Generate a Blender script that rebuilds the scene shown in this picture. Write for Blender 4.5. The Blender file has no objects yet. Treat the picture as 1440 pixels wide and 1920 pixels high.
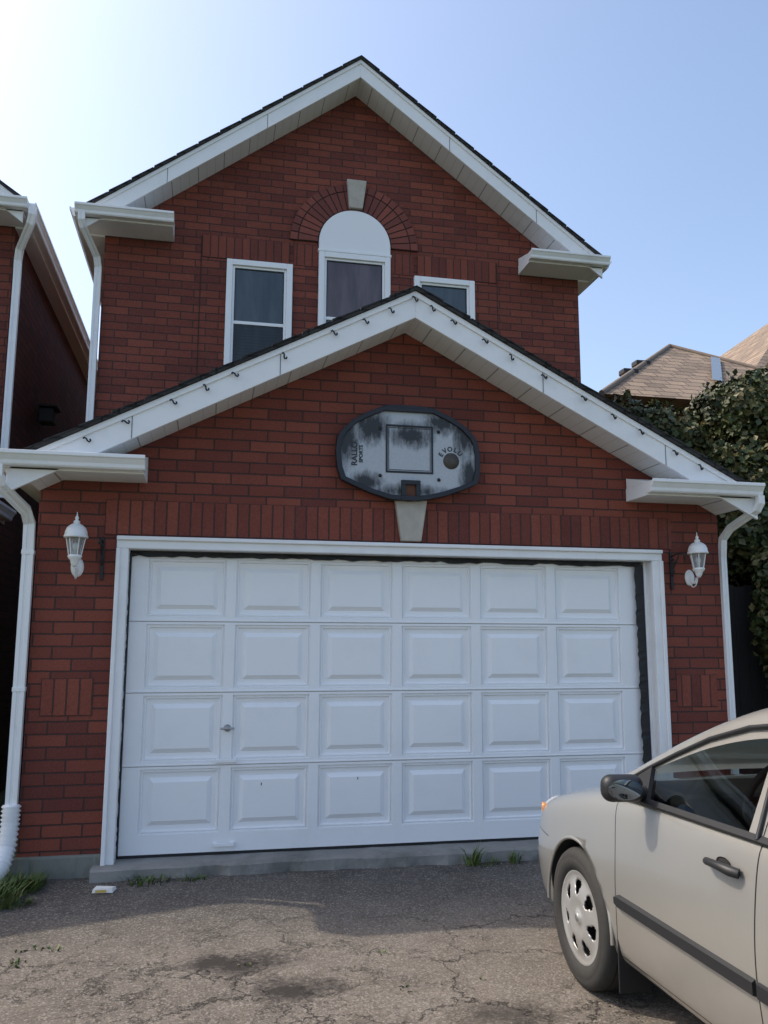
import bpy, bmesh, math, random
import numpy as np
from mathutils import Vector, Matrix
random.seed(7)
rng=np.random.default_rng(5)
S=bpy.context.scene
COL=bpy.context.collection
S.view_settings.view_transform='Standard'
S.view_settings.look='None'
S.view_settings.exposure=0

# ------------------------------------------------------------------ helpers
def empty(name,loc=(0,0,0)):
    o=bpy.data.objects.new(name,None);COL.objects.link(o);o.location=loc;o.empty_display_size=.2;return o
def mobj(name,verts,faces,mats,parent=None,smooth=False,midx=None,fix=True):
    me=bpy.data.meshes.new(name);me.from_pydata([tuple(v) for v in verts],[],faces)
    if not isinstance(mats,(list,tuple)): mats=[mats]
    for m in mats: me.materials.append(m)
    if midx is not None:
        me.polygons.foreach_set("material_index",midx)
    if fix:
        b=bmesh.new();b.from_mesh(me);bmesh.ops.recalc_face_normals(b,faces=b.faces);b.to_mesh(me);b.free()
    if smooth: me.polygons.foreach_set("use_smooth",[True]*len(me.polygons))
    me.update()
    o=bpy.data.objects.new(name,me);COL.objects.link(o)
    if parent: o.parent=parent
    return o
def bevel(o,w,seg=2):
    m=o.modifiers.new("b","BEVEL");m.width=w;m.segments=seg;m.limit_method='ANGLE';return o
def box(name,x0,x1,y0,y1,z0,z1,mat,parent=None,bv=0):
    v=[(x,y,z) for x in(x0,x1) for y in(y0,y1) for z in(z0,z1)]
    f=[(0,1,3,2),(4,6,7,5),(0,4,5,1),(2,3,7,6),(0,2,6,4),(1,5,7,3)]
    o=mobj(name,v,f,mat,parent)
    if bv: bevel(o,bv)
    return o
def prism(name,pts,y0,y1,mat,parent=None,bv=0,sidemat=None):
    n=len(pts);v=[(x,y0,z) for x,z in pts]+[(x,y1,z) for x,z in pts]
    f=[tuple(range(n)),tuple(range(2*n-1,n-1,-1))]+[(i,(i+1)%n,n+(i+1)%n,n+i) for i in range(n)]
    mats=[mat]+([sidemat] if sidemat else [])
    mi=[0,0]+[1 if sidemat else 0]*n
    o=mobj(name,v,f,mats,parent,midx=mi)
    if bv: bevel(o,bv)
    return o
def prismx(name,pts,x0,x1,mat,parent=None,bv=0):
    n=len(pts);v=[(x0,y,z) for y,z in pts]+[(x1,y,z) for y,z in pts]
    f=[tuple(range(n)),tuple(range(2*n-1,n-1,-1))]+[(i,(i+1)%n,n+(i+1)%n,n+i) for i in range(n)]
    o=mobj(name,v,f,mat,parent)
    if bv: bevel(o,bv)
    return o
def lathe(name,prof,n,mat,parent=None,smooth=True,loc=(0,0,0),rot0=0.,axis='Z'):
    v=[];f=[]
    for r,z in prof:
        for i in range(n):
            a=rot0+2*math.pi*i/n
            if axis=='Z': p=(r*math.cos(a),r*math.sin(a),z)
            elif axis=='X': p=(z,r*math.cos(a),r*math.sin(a))
            else: p=(r*math.cos(a),z,r*math.sin(a))
            v.append((p[0]+loc[0],p[1]+loc[1],p[2]+loc[2]))
    for k in range(len(prof)-1):
        for i in range(n):
            f.append((k*n+i,k*n+(i+1)%n,(k+1)*n+(i+1)%n,(k+1)*n+i))
    return mobj(name,v,f,mat,parent,smooth)
def tube(name,pts,r,mat,parent=None,rs=None,res=2):
    c=bpy.data.curves.new(name,'CURVE');c.dimensions='3D';c.bevel_depth=r;c.bevel_resolution=res;c.use_fill_caps=True
    s=c.splines.new('POLY');s.points.add(len(pts)-1)
    for i,p in enumerate(pts):
        s.points[i].co=(*p,1)
        if rs: s.points[i].radius=rs[i]
    c.materials.append(mat)
    o=bpy.data.objects.new(name,c);COL.objects.link(o)
    if parent:o.parent=parent
    return o
def sweep(name,pts,w,d,mat,parent=None,ref=(0,1,0)):
    pts=[Vector(p) for p in pts];ref=Vector(ref);v=[];f=[]
    for i,p in enumerate(pts):
        t=((pts[min(i+1,len(pts)-1)]-p).normalized()+(p-pts[max(i-1,0)]).normalized()).normalized()
        a=t.cross(ref)
        a=a.normalized();b=t.cross(a).normalized()
        prof=[(-.5,-.5),(-.17,-.5),(-.12,-.40),(.12,-.40),(.17,-.5),(.5,-.5),(.5,.5),(.17,.5),(.12,.40),(-.12,.40),(-.17,.5),(-.5,.5)]
        for q in prof: v.append(p+a*q[0]*w+b*q[1]*d)
    n=12
    for i in range(len(pts)-1):
        for k in range(n): f.append((i*n+k,i*n+(k+1)%n,(i+1)*n+(k+1)%n,(i+1)*n+k))
    f.append(tuple(range(n)));f.append(tuple(range(len(v)-1,len(v)-1-n,-1)))
    return mobj(name,v,f,mat,parent)

# ------------------------------------------------------------------ materials
class NT:
    def __init__(s,name):
        s.m=bpy.data.materials.new(name);s.m.use_nodes=True;s.t=s.m.node_tree;s.n=s.t.nodes
        s.b=s.n["Principled BSDF"]
    def new(s,t,**k):
        x=s.n.new(t)
        for a,b in k.items(): setattr(x,a,b)
        return x
    def l(s,a,b): s.t.links.new(a,b)
    def inp(s,sock,v):
        if isinstance(v,bpy.types.NodeSocket): s.l(v,sock)
        else: sock.default_value=v
    def math(s,op,a,b=0.,c=None,clamp=False):
        x=s.new("ShaderNodeMath",operation=op);x.use_clamp=clamp
        s.inp(x.inputs[0],a);s.inp(x.inputs[1],b)
        if c is not None:s.inp(x.inputs[2],c)
        return x.outputs[0]
    def noise(s,scale,detail=4,rough=.6,vec=None,dist=0.):
        x=s.new("ShaderNodeTexNoise");x.inputs["Scale"].default_value=scale;x.inputs["Detail"].default_value=detail
        x.inputs["Roughness"].default_value=rough;x.inputs["Distortion"].default_value=dist
        if vec is not None:s.l(vec,x.inputs["Vector"])
        return x
    def ramp(s,fac,stops):
        x=s.new("ShaderNodeValToRGB");e=x.color_ramp.elements
        while len(e)<len(stops): e.new(.5)
        for i,(p,c) in enumerate(stops):
            e[i].position=p;e[i].color=(c,c,c,1) if not isinstance(c,(tuple,list)) else (*c,1)
        s.l(fac,x.inputs[0]);return x.outputs[0]
    def mix(s,fac,a,b,mode='MIX'):
        x=s.new("ShaderNodeMix",data_type='RGBA',blend_type=mode)
        s.inp(x.inputs[0],fac);
        s.inp(x.inputs[6],a if not isinstance(a,tuple) else (*a,1));s.inp(x.inputs[7],b if not isinstance(b,tuple) else (*b,1))
        return x.outputs[2]
    def obj(s):
        if not hasattr(s,'tc'): s.tc=s.new("ShaderNodeTexCoord")
        return s.tc.outputs["Object"]
    def sep(s,v=None):
        x=s.new("ShaderNodeSeparateXYZ");s.l(v if v is not None else s.obj(),x.inputs[0]);return x.outputs
    def comb(s,a,b,c=0.):
        x=s.new("ShaderNodeCombineXYZ")
        for i,q in enumerate((a,b,c)): s.inp(x.inputs[i],q)
        return x.outputs[0]
    def bump(s,h,strength=.3,dist=.01):
        x=s.new("ShaderNodeBump");x.inputs["Strength"].default_value=strength;x.inputs["Distance"].default_value=dist
        s.l(h,x.inputs["Height"]);s.l(x.outputs[0],s.b.inputs["Normal"]);return x
    def color(s,c): s.inp(s.b.inputs["Base Color"],c if not isinstance(c,tuple) else (*c,1))

def plain(name,col,rough=.5,metal=0.,var=.12,scale=6.,bump=0.,spec=.5,dirt=None):
    t=NT(name);n=t.noise(scale,5,.6,t.obj())
    c=t.mix(n.outputs["Fac"],tuple(v*(1-var) for v in col),tuple(min(1,v*(1+var)) for v in col))
    if dirt:
        n2=t.noise(2.3,8,.7,t.obj());d=t.ramp(n2.outputs["Fac"],[(.5,0.),(.75,1.)])
        c=t.mix(t.math('MULTIPLY',d,dirt[3]),c,tuple(dirt[:3]))
    t.color(c);t.b.inputs["Roughness"].default_value=rough;t.b.inputs["Metallic"].default_value=metal
    t.b.inputs["Specular IOR Level"].default_value=spec
    if bump:t.bump(t.noise(scale*12,4,.6,t.obj()).outputs["Fac"],bump,.004)
    return t.m

def brick(name,plane='XZ',bw=.268,rh=.0865,off=.5,z0=0.,x0=0.,dark=1.):
    t=NT(name);x,y,z=t.sep()
    u=x if plane=='XZ' else y
    wob=t.noise(1.7,3,.5,t.obj()).outputs["Fac"];wob2=t.noise(9.,3,.6,t.obj()).outputs["Fac"]
    wv=t.math('ADD',t.math('MULTIPLY',t.math('SUBTRACT',wob,.5),.010),t.math('MULTIPLY',t.math('SUBTRACT',wob2,.5),.008))
    zz=t.math('ADD',t.math('SUBTRACT',z,z0),wv)
    uu=t.math('ADD',t.math('SUBTRACT',u,x0),wv)
    b=t.new("ShaderNodeTexBrick");b.offset=off;b.squash=1.
    b.inputs["Scale"].default_value=1.;b.inputs["Brick Width"].default_value=bw;b.inputs["Row Height"].default_value=rh
    b.inputs["Mortar Size"].default_value=.0062;b.inputs["Mortar Smooth"].default_value=.3;b.inputs["Bias"].default_value=0.
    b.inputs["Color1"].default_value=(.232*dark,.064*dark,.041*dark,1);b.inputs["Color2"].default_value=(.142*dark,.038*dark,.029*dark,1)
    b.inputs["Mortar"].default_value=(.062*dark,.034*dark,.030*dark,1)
    t.l(t.comb(uu,zz),b.inputs["Vector"])
    big=t.noise(.9,5,.65,t.obj()).outputs["Fac"]
    fine=t.noise(75,4,.7,t.obj()).outputs["Fac"]
    m1=t.ramp(big,[(.3,.86),(.7,1.14)])
    c=t.mix(1.,b.outputs["Color"],m1,'MULTIPLY')
    c=t.mix(1.,c,t.ramp(fine,[(.3,.76),(.7,1.20)]),'MULTIPLY')
    ef=t.ramp(t.noise(2.2,7,.75,t.obj()).outputs["Fac"],[(.58,0.),(.80,.24)])
    c=t.mix(ef,c,(.28*dark,.14*dark,.11*dark))
    t.color(c)
    t.b.inputs["Roughness"].default_value=.82;t.b.inputs["Specular IOR Level"].default_value=.3
    h=t.math('SUBTRACT',t.math('MULTIPLY',fine,.25),b.outputs["Fac"])
    t.bump(h,.85,.008)
    return t.m
M={}
M['brick']=brick("red_brick")
M['brick_side']=brick("red_brick_side",'YZ')
M['sold_low']=brick("brick_soldier",'XZ',.0865,.262,0.,2.362,-.76)
M['sold_up']=brick("brick_soldier_up",'XZ',.0865,.262,0.,5.745,-.20)
M['sold_mid']=brick("brick_soldier_mid",'XZ',.0865,.262,0.,1.075,-1.13)
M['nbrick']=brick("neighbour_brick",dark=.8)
M['nbrick_side']=brick("neighbour_brick_shade",'YZ',dark=.5)  # darkened brick, shade of the side gaps put into its colour
def wedge():
    t=NT("brick_voussoir");g=t.new("ShaderNodeNewGeometry")
    c=t.ramp(g.outputs["Random Per Island"],[(0.,(.140,.037,.029)),(1.,(.235,.064,.043))])
    f=t.noise(75,4,.7,t.obj()).outputs["Fac"];c=t.mix(1.,c,t.ramp(f,[(.3,.8),(.7,1.15)]),'MULTIPLY')
    t.color(c);t.b.inputs["Roughness"].default_value=.82;t.bump(f,.4,.003);return t.m
M['wedge']=wedge()
M['mortar']=plain("mortar",(.050,.027,.026),.9,var=.2,scale=20)
M['white']=plain("white_trim",(.82,.82,.82),.42,var=.03,scale=3,dirt=(.50,.49,.46,.30))
M['gutter']=plain("white_aluminium",(.80,.80,.80),.35,var=.03,scale=3,dirt=(.46,.45,.42,.35))
M['doorwhite']=plain("door_paint",(.85,.855,.86),.40,var=.015,scale=2,bump=.02,dirt=(.70,.71,.72,.35))
M['vinyl']=plain("white_vinyl",(.84,.845,.85),.35,var=.02)
M['black']=plain("black_rubber",(.012,.013,.015),.55,var=.3,scale=20)
M['seam']=plain("seam_grey",(.16,.165,.17),.7,var=.2,scale=20)
M['iron']=plain("black_iron",(.012,.012,.013),.6,var=.3,scale=30)
M['stone']=plain("keystone_stone",(.44,.40,.34),.85,var=.3,scale=14,bump=.9)
M['concrete']=plain("concrete",(.25,.24,.22),.9,var=.3,scale=7,bump=.6,dirt=(.09,.09,.07,.9))
M['found']=plain("parged_foundation",(.19,.195,.165),.92,var=.3,scale=9,bump=.9,dirt=(.09,.10,.06,.7))
M['steel']=plain("zinc_steel",(.42,.42,.42),.38,metal=.8,var=.2,scale=30)
def soffit():
    t=NT("white_soffit");x,y,z=t.sep()
    s=t.math('FRACT',t.math('MULTIPLY',x,1/.27));ln=t.math('LESS_THAN',s,.035)
    s2=t.math('FRACT',t.math('MULTIPLY',x,3/.27));l2=t.math('MULTIPLY',t.math('LESS_THAN',s2,.06),.35)
    c=t.mix(t.math('MAXIMUM',ln,l2),(.74,.74,.74),(.32,.31,.30));t.color(c);t.b.inputs["Roughness"].default_value=.5;return t.m
M['soffit']=soffit()
def shingle(name,c1,c2,gap,plane='XZ',sx=1.):
    t=NT(name);x,y,z=t.sep()
    u=x if plane=='XZ' else y
    b=t.new("ShaderNodeTexBrick");b.offset=.5
    b.inputs["Scale"].default_value=1.;b.inputs["Brick Width"].default_value=.22*sx;b.inputs["Row Height"].default_value=.085*sx
    b.inputs["Mortar Size"].default_value=.009;b.inputs["Color1"].default_value=(*c1,1);b.inputs["Color2"].default_value=(*c2,1);b.inputs["Mortar"].default_value=(*gap,1)
    t.l(t.comb(u,z),b.inputs["Vector"])
    f=t.noise(60,4,.7,t.obj()).outputs["Fac"]
    c=t.mix(1.,b.outputs["Color"],t.ramp(f,[(.3,.7),(.7,1.25)]),'MULTIPLY')
    c=t.mix(1.,c,t.ramp(t.noise(1.2,5,.7,t.obj()).outputs["Fac"],[(.3,.8),(.7,1.15)]),'MULTIPLY')
    t.color(c);t.b.inputs["Roughness"].default_value=.9
    t.bump(t.math('SUBTRACT',t.math('MULTIPLY',f,.4),b.outputs["Fac"]),.7,.012);return t.m
M['shingle']=shingle("dark_shingles",(.045,.043,.042),(.028,.028,.03),(.012,.012,.012))
M['bshingle']=shingle("brown_shingles",(.34,.25,.175),(.20,.148,.108),(.08,.06,.048),sx=1.5)
M['bshingle_y']=shingle("brown_shingles_side",(.34,.25,.175),(.20,.148,.108),(.08,.06,.048),'YZ',sx=1.5)
def winglass(name,c1,c2,sc,spec=.5,slat=0.):
    t=NT(name);x,y,z=t.sep()
    n=t.noise(sc,3,.6,t.comb(t.math('MULTIPLY',x,6.),0.,t.math('MULTIPLY',z,1.)))
    c=t.mix(t.ramp(n.outputs["Fac"],[(.35,0.),(.65,1.)]),c1,c2)
    if slat:
        # closed blind slats behind the pane
        s=t.math('FRACT',t.math('MULTIPLY',z,1/.035));c=t.mix(t.math('MULTIPLY',t.math('LESS_THAN',s,.35),slat),c,(.008,.010,.012))
    t.color(c)
    t.b.inputs["Roughness"].default_value=.04;t.b.inputs["Specular IOR Level"].default_value=spec
    t.bump(t.noise(2.,2,.5,t.obj()).outputs["Fac"],.05,.02);return t.m
M['glass_d']=winglass("window_glass",(.016,.026,.030),(.044,.060,.066),1.2,.8)
M['glass_c']=winglass("window_glass_curtain",(.070,.052,.060),(.125,.092,.102),1.5,.6)
M['glass_s']=winglass("window_glass_screen",(.014,.018,.020),(.030,.038,.041),1.5,.4,.5)

def asphalt():
    t=NT("weathered_asphalt");o=t.obj();x,y,z=t.sep()
    big=t.noise(.55,6,.65,o).outputs["Fac"];mid=t.noise(3.5,7,.7,o).outputs["Fac"];fine=t.noise(95,3,.75,o).outputs["Fac"]
    gr=t.noise(34,3,.7,o).outputs["Fac"]
    vor=t.new("ShaderNodeTexVoronoi");vor.inputs["Scale"].default_value=110;t.l(o,vor.inputs["Vector"])
    c=t.ramp(mid,[(.28,(.138,.118,.099)),(.72,(.212,.184,.155))])
    c=t.mix(1.,c,t.ramp(big,[(.3,.82),(.7,1.12)]),'MULTIPLY')
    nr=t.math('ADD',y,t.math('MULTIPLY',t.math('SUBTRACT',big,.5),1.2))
    c=t.mix(1.,c,t.ramp(t.math('ADD',t.math('MULTIPLY',nr,.5),1.),[(.20,(1.,1.,1.)),(.62,(.60,.62,.65))]),'MULTIPLY')  # asphalt painted darker and bluer towards the garage, where the house shadow falls
    c=t.mix(1.,c,t.ramp(fine,[(.32,.50),(.68,1.45)]),'MULTIPLY')
    c=t.mix(1.,c,t.ramp(gr,[(.30,.76),(.70,1.20)]),'MULTIPLY')
    peb=t.ramp(vor.outputs["Color"],[(.72,0.),(.80,.5)])
    c=t.mix(peb,c,(.34,.31,.27))
    dn=t.noise(2.2,7,.72,o);ds=t.new("ShaderNodeVectorMath",operation='SCALE');t.l(dn.outputs["Color"],ds.inputs[0]);ds.inputs["Scale"].default_value=.75
    ad=t.new("ShaderNodeVectorMath",operation='ADD');t.l(o,ad.inputs[0]);t.l(ds.outputs[0],ad.inputs[1])
    def cr(scale,w):
        v=t.new("ShaderNodeTexVoronoi",feature='DISTANCE_TO_EDGE');v.inputs["Scale"].default_value=scale;t.l(ad.outputs[0],v.inputs["Vector"])
        return t.math('SUBTRACT',1.,t.math('DIVIDE',v.outputs["Distance"],w,clamp=True),clamp=True)
    near=t.ramp(t.math('ADD',t.math('MULTIPLY',y,.5),1.),[(.15,1.),(.50,.22)])
    m1=t.ramp(t.noise(.9,4,.6,o).outputs["Fac"],[(.38,0.),(.52,1.)])
    m2=t.ramp(t.noise(1.3,4,.6,t.comb(t.math('ADD',x,9.),y,z)).outputs["Fac"],[(.48,0.),(.60,1.)])
    c1=t.math('MULTIPLY',cr(1.4,.012),t.math('MULTIPLY',m1,near));c2=t.math('MULTIPLY',cr(4.2,.022),t.math('MULTIPLY',m2,t.math('MULTIPLY',near,.75)))
    ck=t.math('MAXIMUM',c1,c2)
    c=t.mix(t.math('MULTIPLY',ck,.9),c,(.026,.022,.018))
    def spot(cx,cy,rx,ry,):
        dx=t.math('DIVIDE',t.math('SUBTRACT',x,cx),rx);dy=t.math('DIVIDE',t.math('SUBTRACT',y,cy),ry)
        d=t.math('SQRT',t.math('ADD',t.math('MULTIPLY',dx,dx),t.math('MULTIPLY',dy,dy)))
        d=t.math('ADD',d,t.math('ADD',t.math('MULTIPLY',t.math('SUBTRACT',mid,.5),2.6),t.math('MULTIPLY',t.math('SUBTRACT',gr,.5),1.2)))
        return t.math('SUBTRACT',1.,d,clamp=True)
    sp=t.math('MAXIMUM',spot(.14,-1.78,.36,.20),t.math('MAXIMUM',spot(.40,-2.15,.30,.20),t.math('MULTIPLY',spot(1.35,-2.6,.4,.2),.6)))
    c=t.mix(t.math('MULTIPLY',sp,1.3,clamp=True),c,(.040,.034,.030))
    t.color(c);t.b.inputs["Roughness"].default_value=.9;t.b.inputs["Specular IOR Level"].default_value=.25
    h=t.math('SUBTRACT',t.math('ADD',t.math('ADD',t.math('MULTIPLY',fine,.5),t.math('MULTIPLY',gr,.5)),t.math('MULTIPLY',mid,.6)),t.math('MULTIPLY',ck,1.4))
    t.bump(h,.8,.013);return t.m
M['asphalt']=asphalt()
M['grassg']=plain("lawn_ground",(.075,.10,.035),.95,var=.35,scale=4,bump=.8)
M['street']=plain("street_asphalt",(.20,.195,.19),.9,var=.2,scale=3,bump=.5)
M['conc2']=plain("sidewalk_concrete",(.36,.35,.32),.9,var=.15,scale=3,bump=.3)
def leafmat(name,c1,c2,c3):
    t=NT(name);g=t.new("ShaderNodeNewGeometry")
    c=t.ramp(g.outputs["Random Per Island"],[(0.,c1),(.6,c2),(1.,c3)])
    c=t.mix(1.,c,t.ramp(t.noise(1.6,3,.6,t.obj()).outputs["Fac"],[(.3,.65),(.7,1.3)]),'MULTIPLY')
    t.color(c);t.b.inputs["Roughness"].default_value=.5
    t.b.inputs["Specular IOR Level"].default_value=.35
    return t.m
M['ivy']=leafmat("ivy_leaves",(.028,.042,.014),(.055,.072,.022),(.120,.095,.035))
M['grass']=leafmat("grass_blades",(.05,.09,.02),(.09,.14,.035),(.18,.18,.07))
M['bark']=plain("bark",(.09,.065,.045),.95,var=.35,scale=8,bump=.9)

# ------------------------------------------------------------------ camera
yaw,pit,rol=[math.radians(v) for v in(11.686,8.670,.167)]
F=Vector((math.sin(yaw)*math.cos(pit),math.cos(yaw)*math.cos(pit),math.sin(pit)))
R0=Vector((math.cos(yaw),-math.sin(yaw),0));U0=R0.cross(F)
R=R0*math.cos(rol)+U0*math.sin(rol);U=-R0*math.sin(rol)+U0*math.cos(rol)
cam=bpy.data.cameras.new("camera");co=bpy.data.objects.new("camera",cam);COL.objects.link(co)
mat=Matrix((R,U,-F)).transposed().to_4x4();mat.translation=(0,-6.369,1.606);co.matrix_world=mat
cam.sensor_fit='VERTICAL';cam.sensor_height=24;cam.lens=1578.2/1920*24;cam.clip_end=2000;cam.clip_start=.05
S.camera=co

# ------------------------------------------------------------------ light
v=Vector((-.80,.37,1.)).normalized()
sun=bpy.data.lights.new("sun",'SUN');sun.energy=3.1;sun.angle=math.radians(.7);sun.color=(1,.90,.76)
so=bpy.data.objects.new("sun",sun);COL.objects.link(so);so.rotation_euler=v.to_track_quat('Z','Y').to_euler()
w=bpy.data.worlds.new("World");S.world=w;w.use_nodes=True;nt=w.node_tree
sky=nt.nodes.new("ShaderNodeTexSky");sky.sky_type='NISHITA';sky.sun_disc=False
sky.sun_elevation=math.asin(v.z);sky.sun_rotation=math.atan2(v.x,v.y)
sky.air_density=1.0;sky.dust_density=3.3;sky.ozone_density=.8;sky.altitude=50
bg=nt.nodes["Background"];bg.inputs[1].default_value=.28;nt.links.new(sky.outputs[0],bg.inputs[0])

# ------------------------------------------------------------------ ground
mobj("ground",[(-400,-400,-.02),(400,-400,-.02),(400,400,-.02),(-400,400,-.02)],[(0,1,2,3)],M['grassg'])
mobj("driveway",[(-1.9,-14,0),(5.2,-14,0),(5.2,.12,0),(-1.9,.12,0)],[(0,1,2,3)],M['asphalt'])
mobj("sidewalk",[(-200,-15.6,-.004),(200,-15.6,-.004),(200,-14,-.004),(-200,-14,-.004)],[(0,1,2,3)],M['conc2'])
mobj("street",[(-200,-26,-.008),(200,-26,-.008),(200,-15.6,-.008),(-200,-15.6,-.008)],[(0,1,2,3)],M['street'])

# ------------------------------------------------------------------ house pieces
XC=1.485
GUT=[(0,0),(-.070,0),(-.080,.012),(-.083,.035),(-.105,.068),(-.115,.076),(-.115,.100),(-.103,.102),(-.100,.090),(0,.090)]
def gable_roof(p,tag,xc,hw,zpk,slope,y0,y1):
    def z(x): return zpk-slope*abs(x-xc)
    T=.026
    for sgn,nm in((-1,'a'),(1,'b')):
        xe=xc+sgn*(hw+.03)
        prism(tag+"_roof_"+nm,[(xc,zpk),(xe,z(xe)),(xe,z(xe)+T),(xc,zpk+T)],y0-.035,y1,M['shingle'],p)
        n=int(hw/.21)
        for i in range(n):
            a=xc+sgn*hw*i/n;b=xc+sgn*hw*(i+.96)/n
            prism(tag+"_shingle_tab",[(a,z(a)+T),(b,z(b)+T),(b,z(b)+T+.014),(a,z(a)+T+.003)],y0-.042-.006*random.random(),y0+.4,M['shingle'],p)
        d=.215
        prism(tag+"_rake_"+nm,[(xc,zpk-.002),(xc+sgn*hw,z(xc+hw)-.002),(xc+sgn*hw,z(xc+hw)-d),(xc,zpk-d)],y0,y0+.03,M['white'],p,.004)
        prism(tag+"_rake_cap_"+nm,[(xc,zpk-.003),(xc+sgn*hw,z(xc+hw)-.003),(xc+sgn*hw,z(xc+hw)-.05),(xc,zpk-.05)],y0-.014,y0,M['white'],p,.003)
        for q in(.36,.72):
            a=xc+sgn*hw*q
            prism(tag+"_fascia_lap",[(a,z(a)-.05),(a+.006,z(a+.006)-.05),(a+.006,z(a+.006)-d+.002),(a,z(a)-d+.002)],y0-.0025,y0-.0005,M['seam'],p)
        prism(tag+"_soffit_"+nm,[(xc,zpk-d+.02),(xc+sgn*(hw-.15),z(xc+hw-.15)-d+.02),(xc+sgn*(hw-.15),z(xc+hw-.15)-d+.005),(xc,zpk-d+.005)],y0+.03,y0+.35,M['soffit'],p)
def eave_return(p,tag,x0,x1,yf,zb,slope_side):
    box(tag+"_return_box",x0,x1,yf,yf+.355,zb-.014,zb+.095,M['white'],p,.004)
    prismx(tag+"_return_gutter",[(yf+a,zb+b) for a,b in GUT],x0-(.05 if slope_side<0 else 0.012),x1+(.05 if slope_side>0 else .012),M['gutter'],p,.003)
    prismx(tag+"_return_cap",[(yf,zb+.095),(yf+.34,zb+.095),(yf+.34,zb+.18)],x0,x1,M['white'],p)
def downpipe(p,name,pts,parent_w=.062):
    return sweep(name,pts,parent_w,.05,M['gutter'],p)

def window(p,name,x0,x1,z0,z1,y,rail,top,bot):
    e=empty(name);e.parent=p
    fw=.065
    for i,(a,b,c,d) in enumerate([(x0,x0+fw,z0,z1),(x1-fw,x1,z0,z1),(x0+fw,x1-fw,z1-fw,z1),(x0+fw,x1-fw,z0,z0+fw)]):
        box("frame_%d"%i,a,b,y-.045,y+.01,c,d,M['vinyl'],e,.006)
    i0,i1,j0,j1=x0+fw,x1-fw,z0+fw,z1-fw
    s=.026
    for i,(a,b,c,d) in enumerate([(i0,i0+s,j0,j1),(i1-s,i1,j0,j1),(i0+s,i1-s,j1-s,j1),(i0+s,i1-s,j0,j0+s),(i0+s,i1-s,rail-.018,rail+.018)]):
        box("sash_%d"%i,a,b,y-.020,y+.008,c,d,M['vinyl'],e,.004)
    box("glass_upper",i0+s,i1-s,y-.004,y+.004,rail+.018,j1-s,top,e)
    box("glass_lower",i0+s,i1-s,y-.006,y+.004,j0+s,rail-.018,bot,e)
    for i,(a,b) in enumerate([(i0+s,i0+s+.010),(i1-s-.010,i1-s)]):
        box("gasket_%d"%i,a,b,y-.012,y-.006,j0+s,j1-s,M['black'],e)
    box("gasket_t",i0+s+.010,i1-s-.010,y-.012,y-.006,j1-s-.010,j1-s,M['black'],e)

def house(name,ox,main=True,gy=0.):
    H=empty(name)
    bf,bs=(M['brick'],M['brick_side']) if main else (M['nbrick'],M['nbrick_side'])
    WL,WR=-1.22+ox,4.21+ox;xc=XC+ox;YU=2.54
    zt=lambda x,pk,sl:pk-sl*abs(x-xc)
    pk=4.28-.20;sl=.518
    prism("garage_wall",[(WL,0),(-.62+ox,0),(-.62+ox,2.30),(3.61+ox,2.30),(3.61+ox,0),(WR,0),(WR,zt(WR,pk,sl)),(xc,pk),(WL,zt(WL,pk,sl))],gy,gy+.2,bf,H,sidemat=bs)
    for nm,a,b in(("l",WL,WL+.2),("r",WR-.2,WR)):
        box("garage_side_wall_"+nm,a,b,gy+.2,YU+.3,0,zt(WL,pk,sl)-.04,bs,H)
    gable_roof(H,"garage",xc,2.86,4.28,sl,gy-.36,YU-.01)
    for nm,a,b,sd in(("l",-1.40+ox,-.475+ox,-1),("r",3.375+ox,4.30+ox,1)):
        eave_return(H,"garage_"+nm,a,b,gy-.36,2.765,sd)
    for nm,a,b in(("l",-1.37+ox,WL),("r",WR,4.29+ox)):
        box("garage_side_soffit_"+nm,a,b,gy-.01,YU,2.735,2.765,M['white'],H)
        box("garage_side_fascia_"+nm,*((a-.02,a) if nm=='l' else (b,b+.02)),gy-.35,YU,2.735,2.86,M['white'],H)
        g=[( (a-.02)+q,2.765+r) for q,r in GUT] if nm=='l' else [((b+.02)-q,2.765+r) for q,r in GUT]
        prism("garage_side_gutter_"+nm,g,gy-.355,YU-.05,M['gutter'],H)
    pk2=8.12-.20;s2=.743
    prism("upper_wall",[(WL,2.0),(WR,2.0),(WR,zt(WR,pk2,s2)),(xc,pk2),(WL,zt(WL,pk2,s2))],YU,YU+.2,bf,H,sidemat=bs)
    for nm,a,b in(("l",WL,WL+.2),("r",WR-.2,WR)):
        box("upper_side_wall_"+nm,a,b,YU+.2,12,0,zt(WL,pk2,s2)-.05,bs,H)
    box("back_wall",WL,WR,12,12.2,0,5.9,bf,H)
    gable_roof(H,"upper",xc,2.87,8.12,s2,2.18,12.4)
    for nm,a,b,sd in(("l",-1.42+ox,-.50+ox,-1),("r",3.455+ox,4.36+ox,1)):
        eave_return(H,"upper_"+nm,a,b,2.18,5.90,sd)
    for nm,a,b in(("l",-1.40+ox,WL),("r",WR,4.34+ox)):
        box("upper_side_soffit_"+nm,a,b,YU-.01,12.2,5.87,5.90,M['white'],H)
        box("upper_side_fascia_"+nm,*((a-.02,a) if nm=='l' else (b,b+.02)),2.19,12.3,5.87,6.0,M['white'],H)
        g=[((a-.02)+q,5.90+r) for q,r in GUT] if nm=='l' else [((b+.02)-q,5.90+r) for q,r in GUT]
        prism("upper_side_gutter_"+nm,g,2.185,12.3,M['gutter'],H)
    return H
H=house("brick_house",0.)
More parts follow.
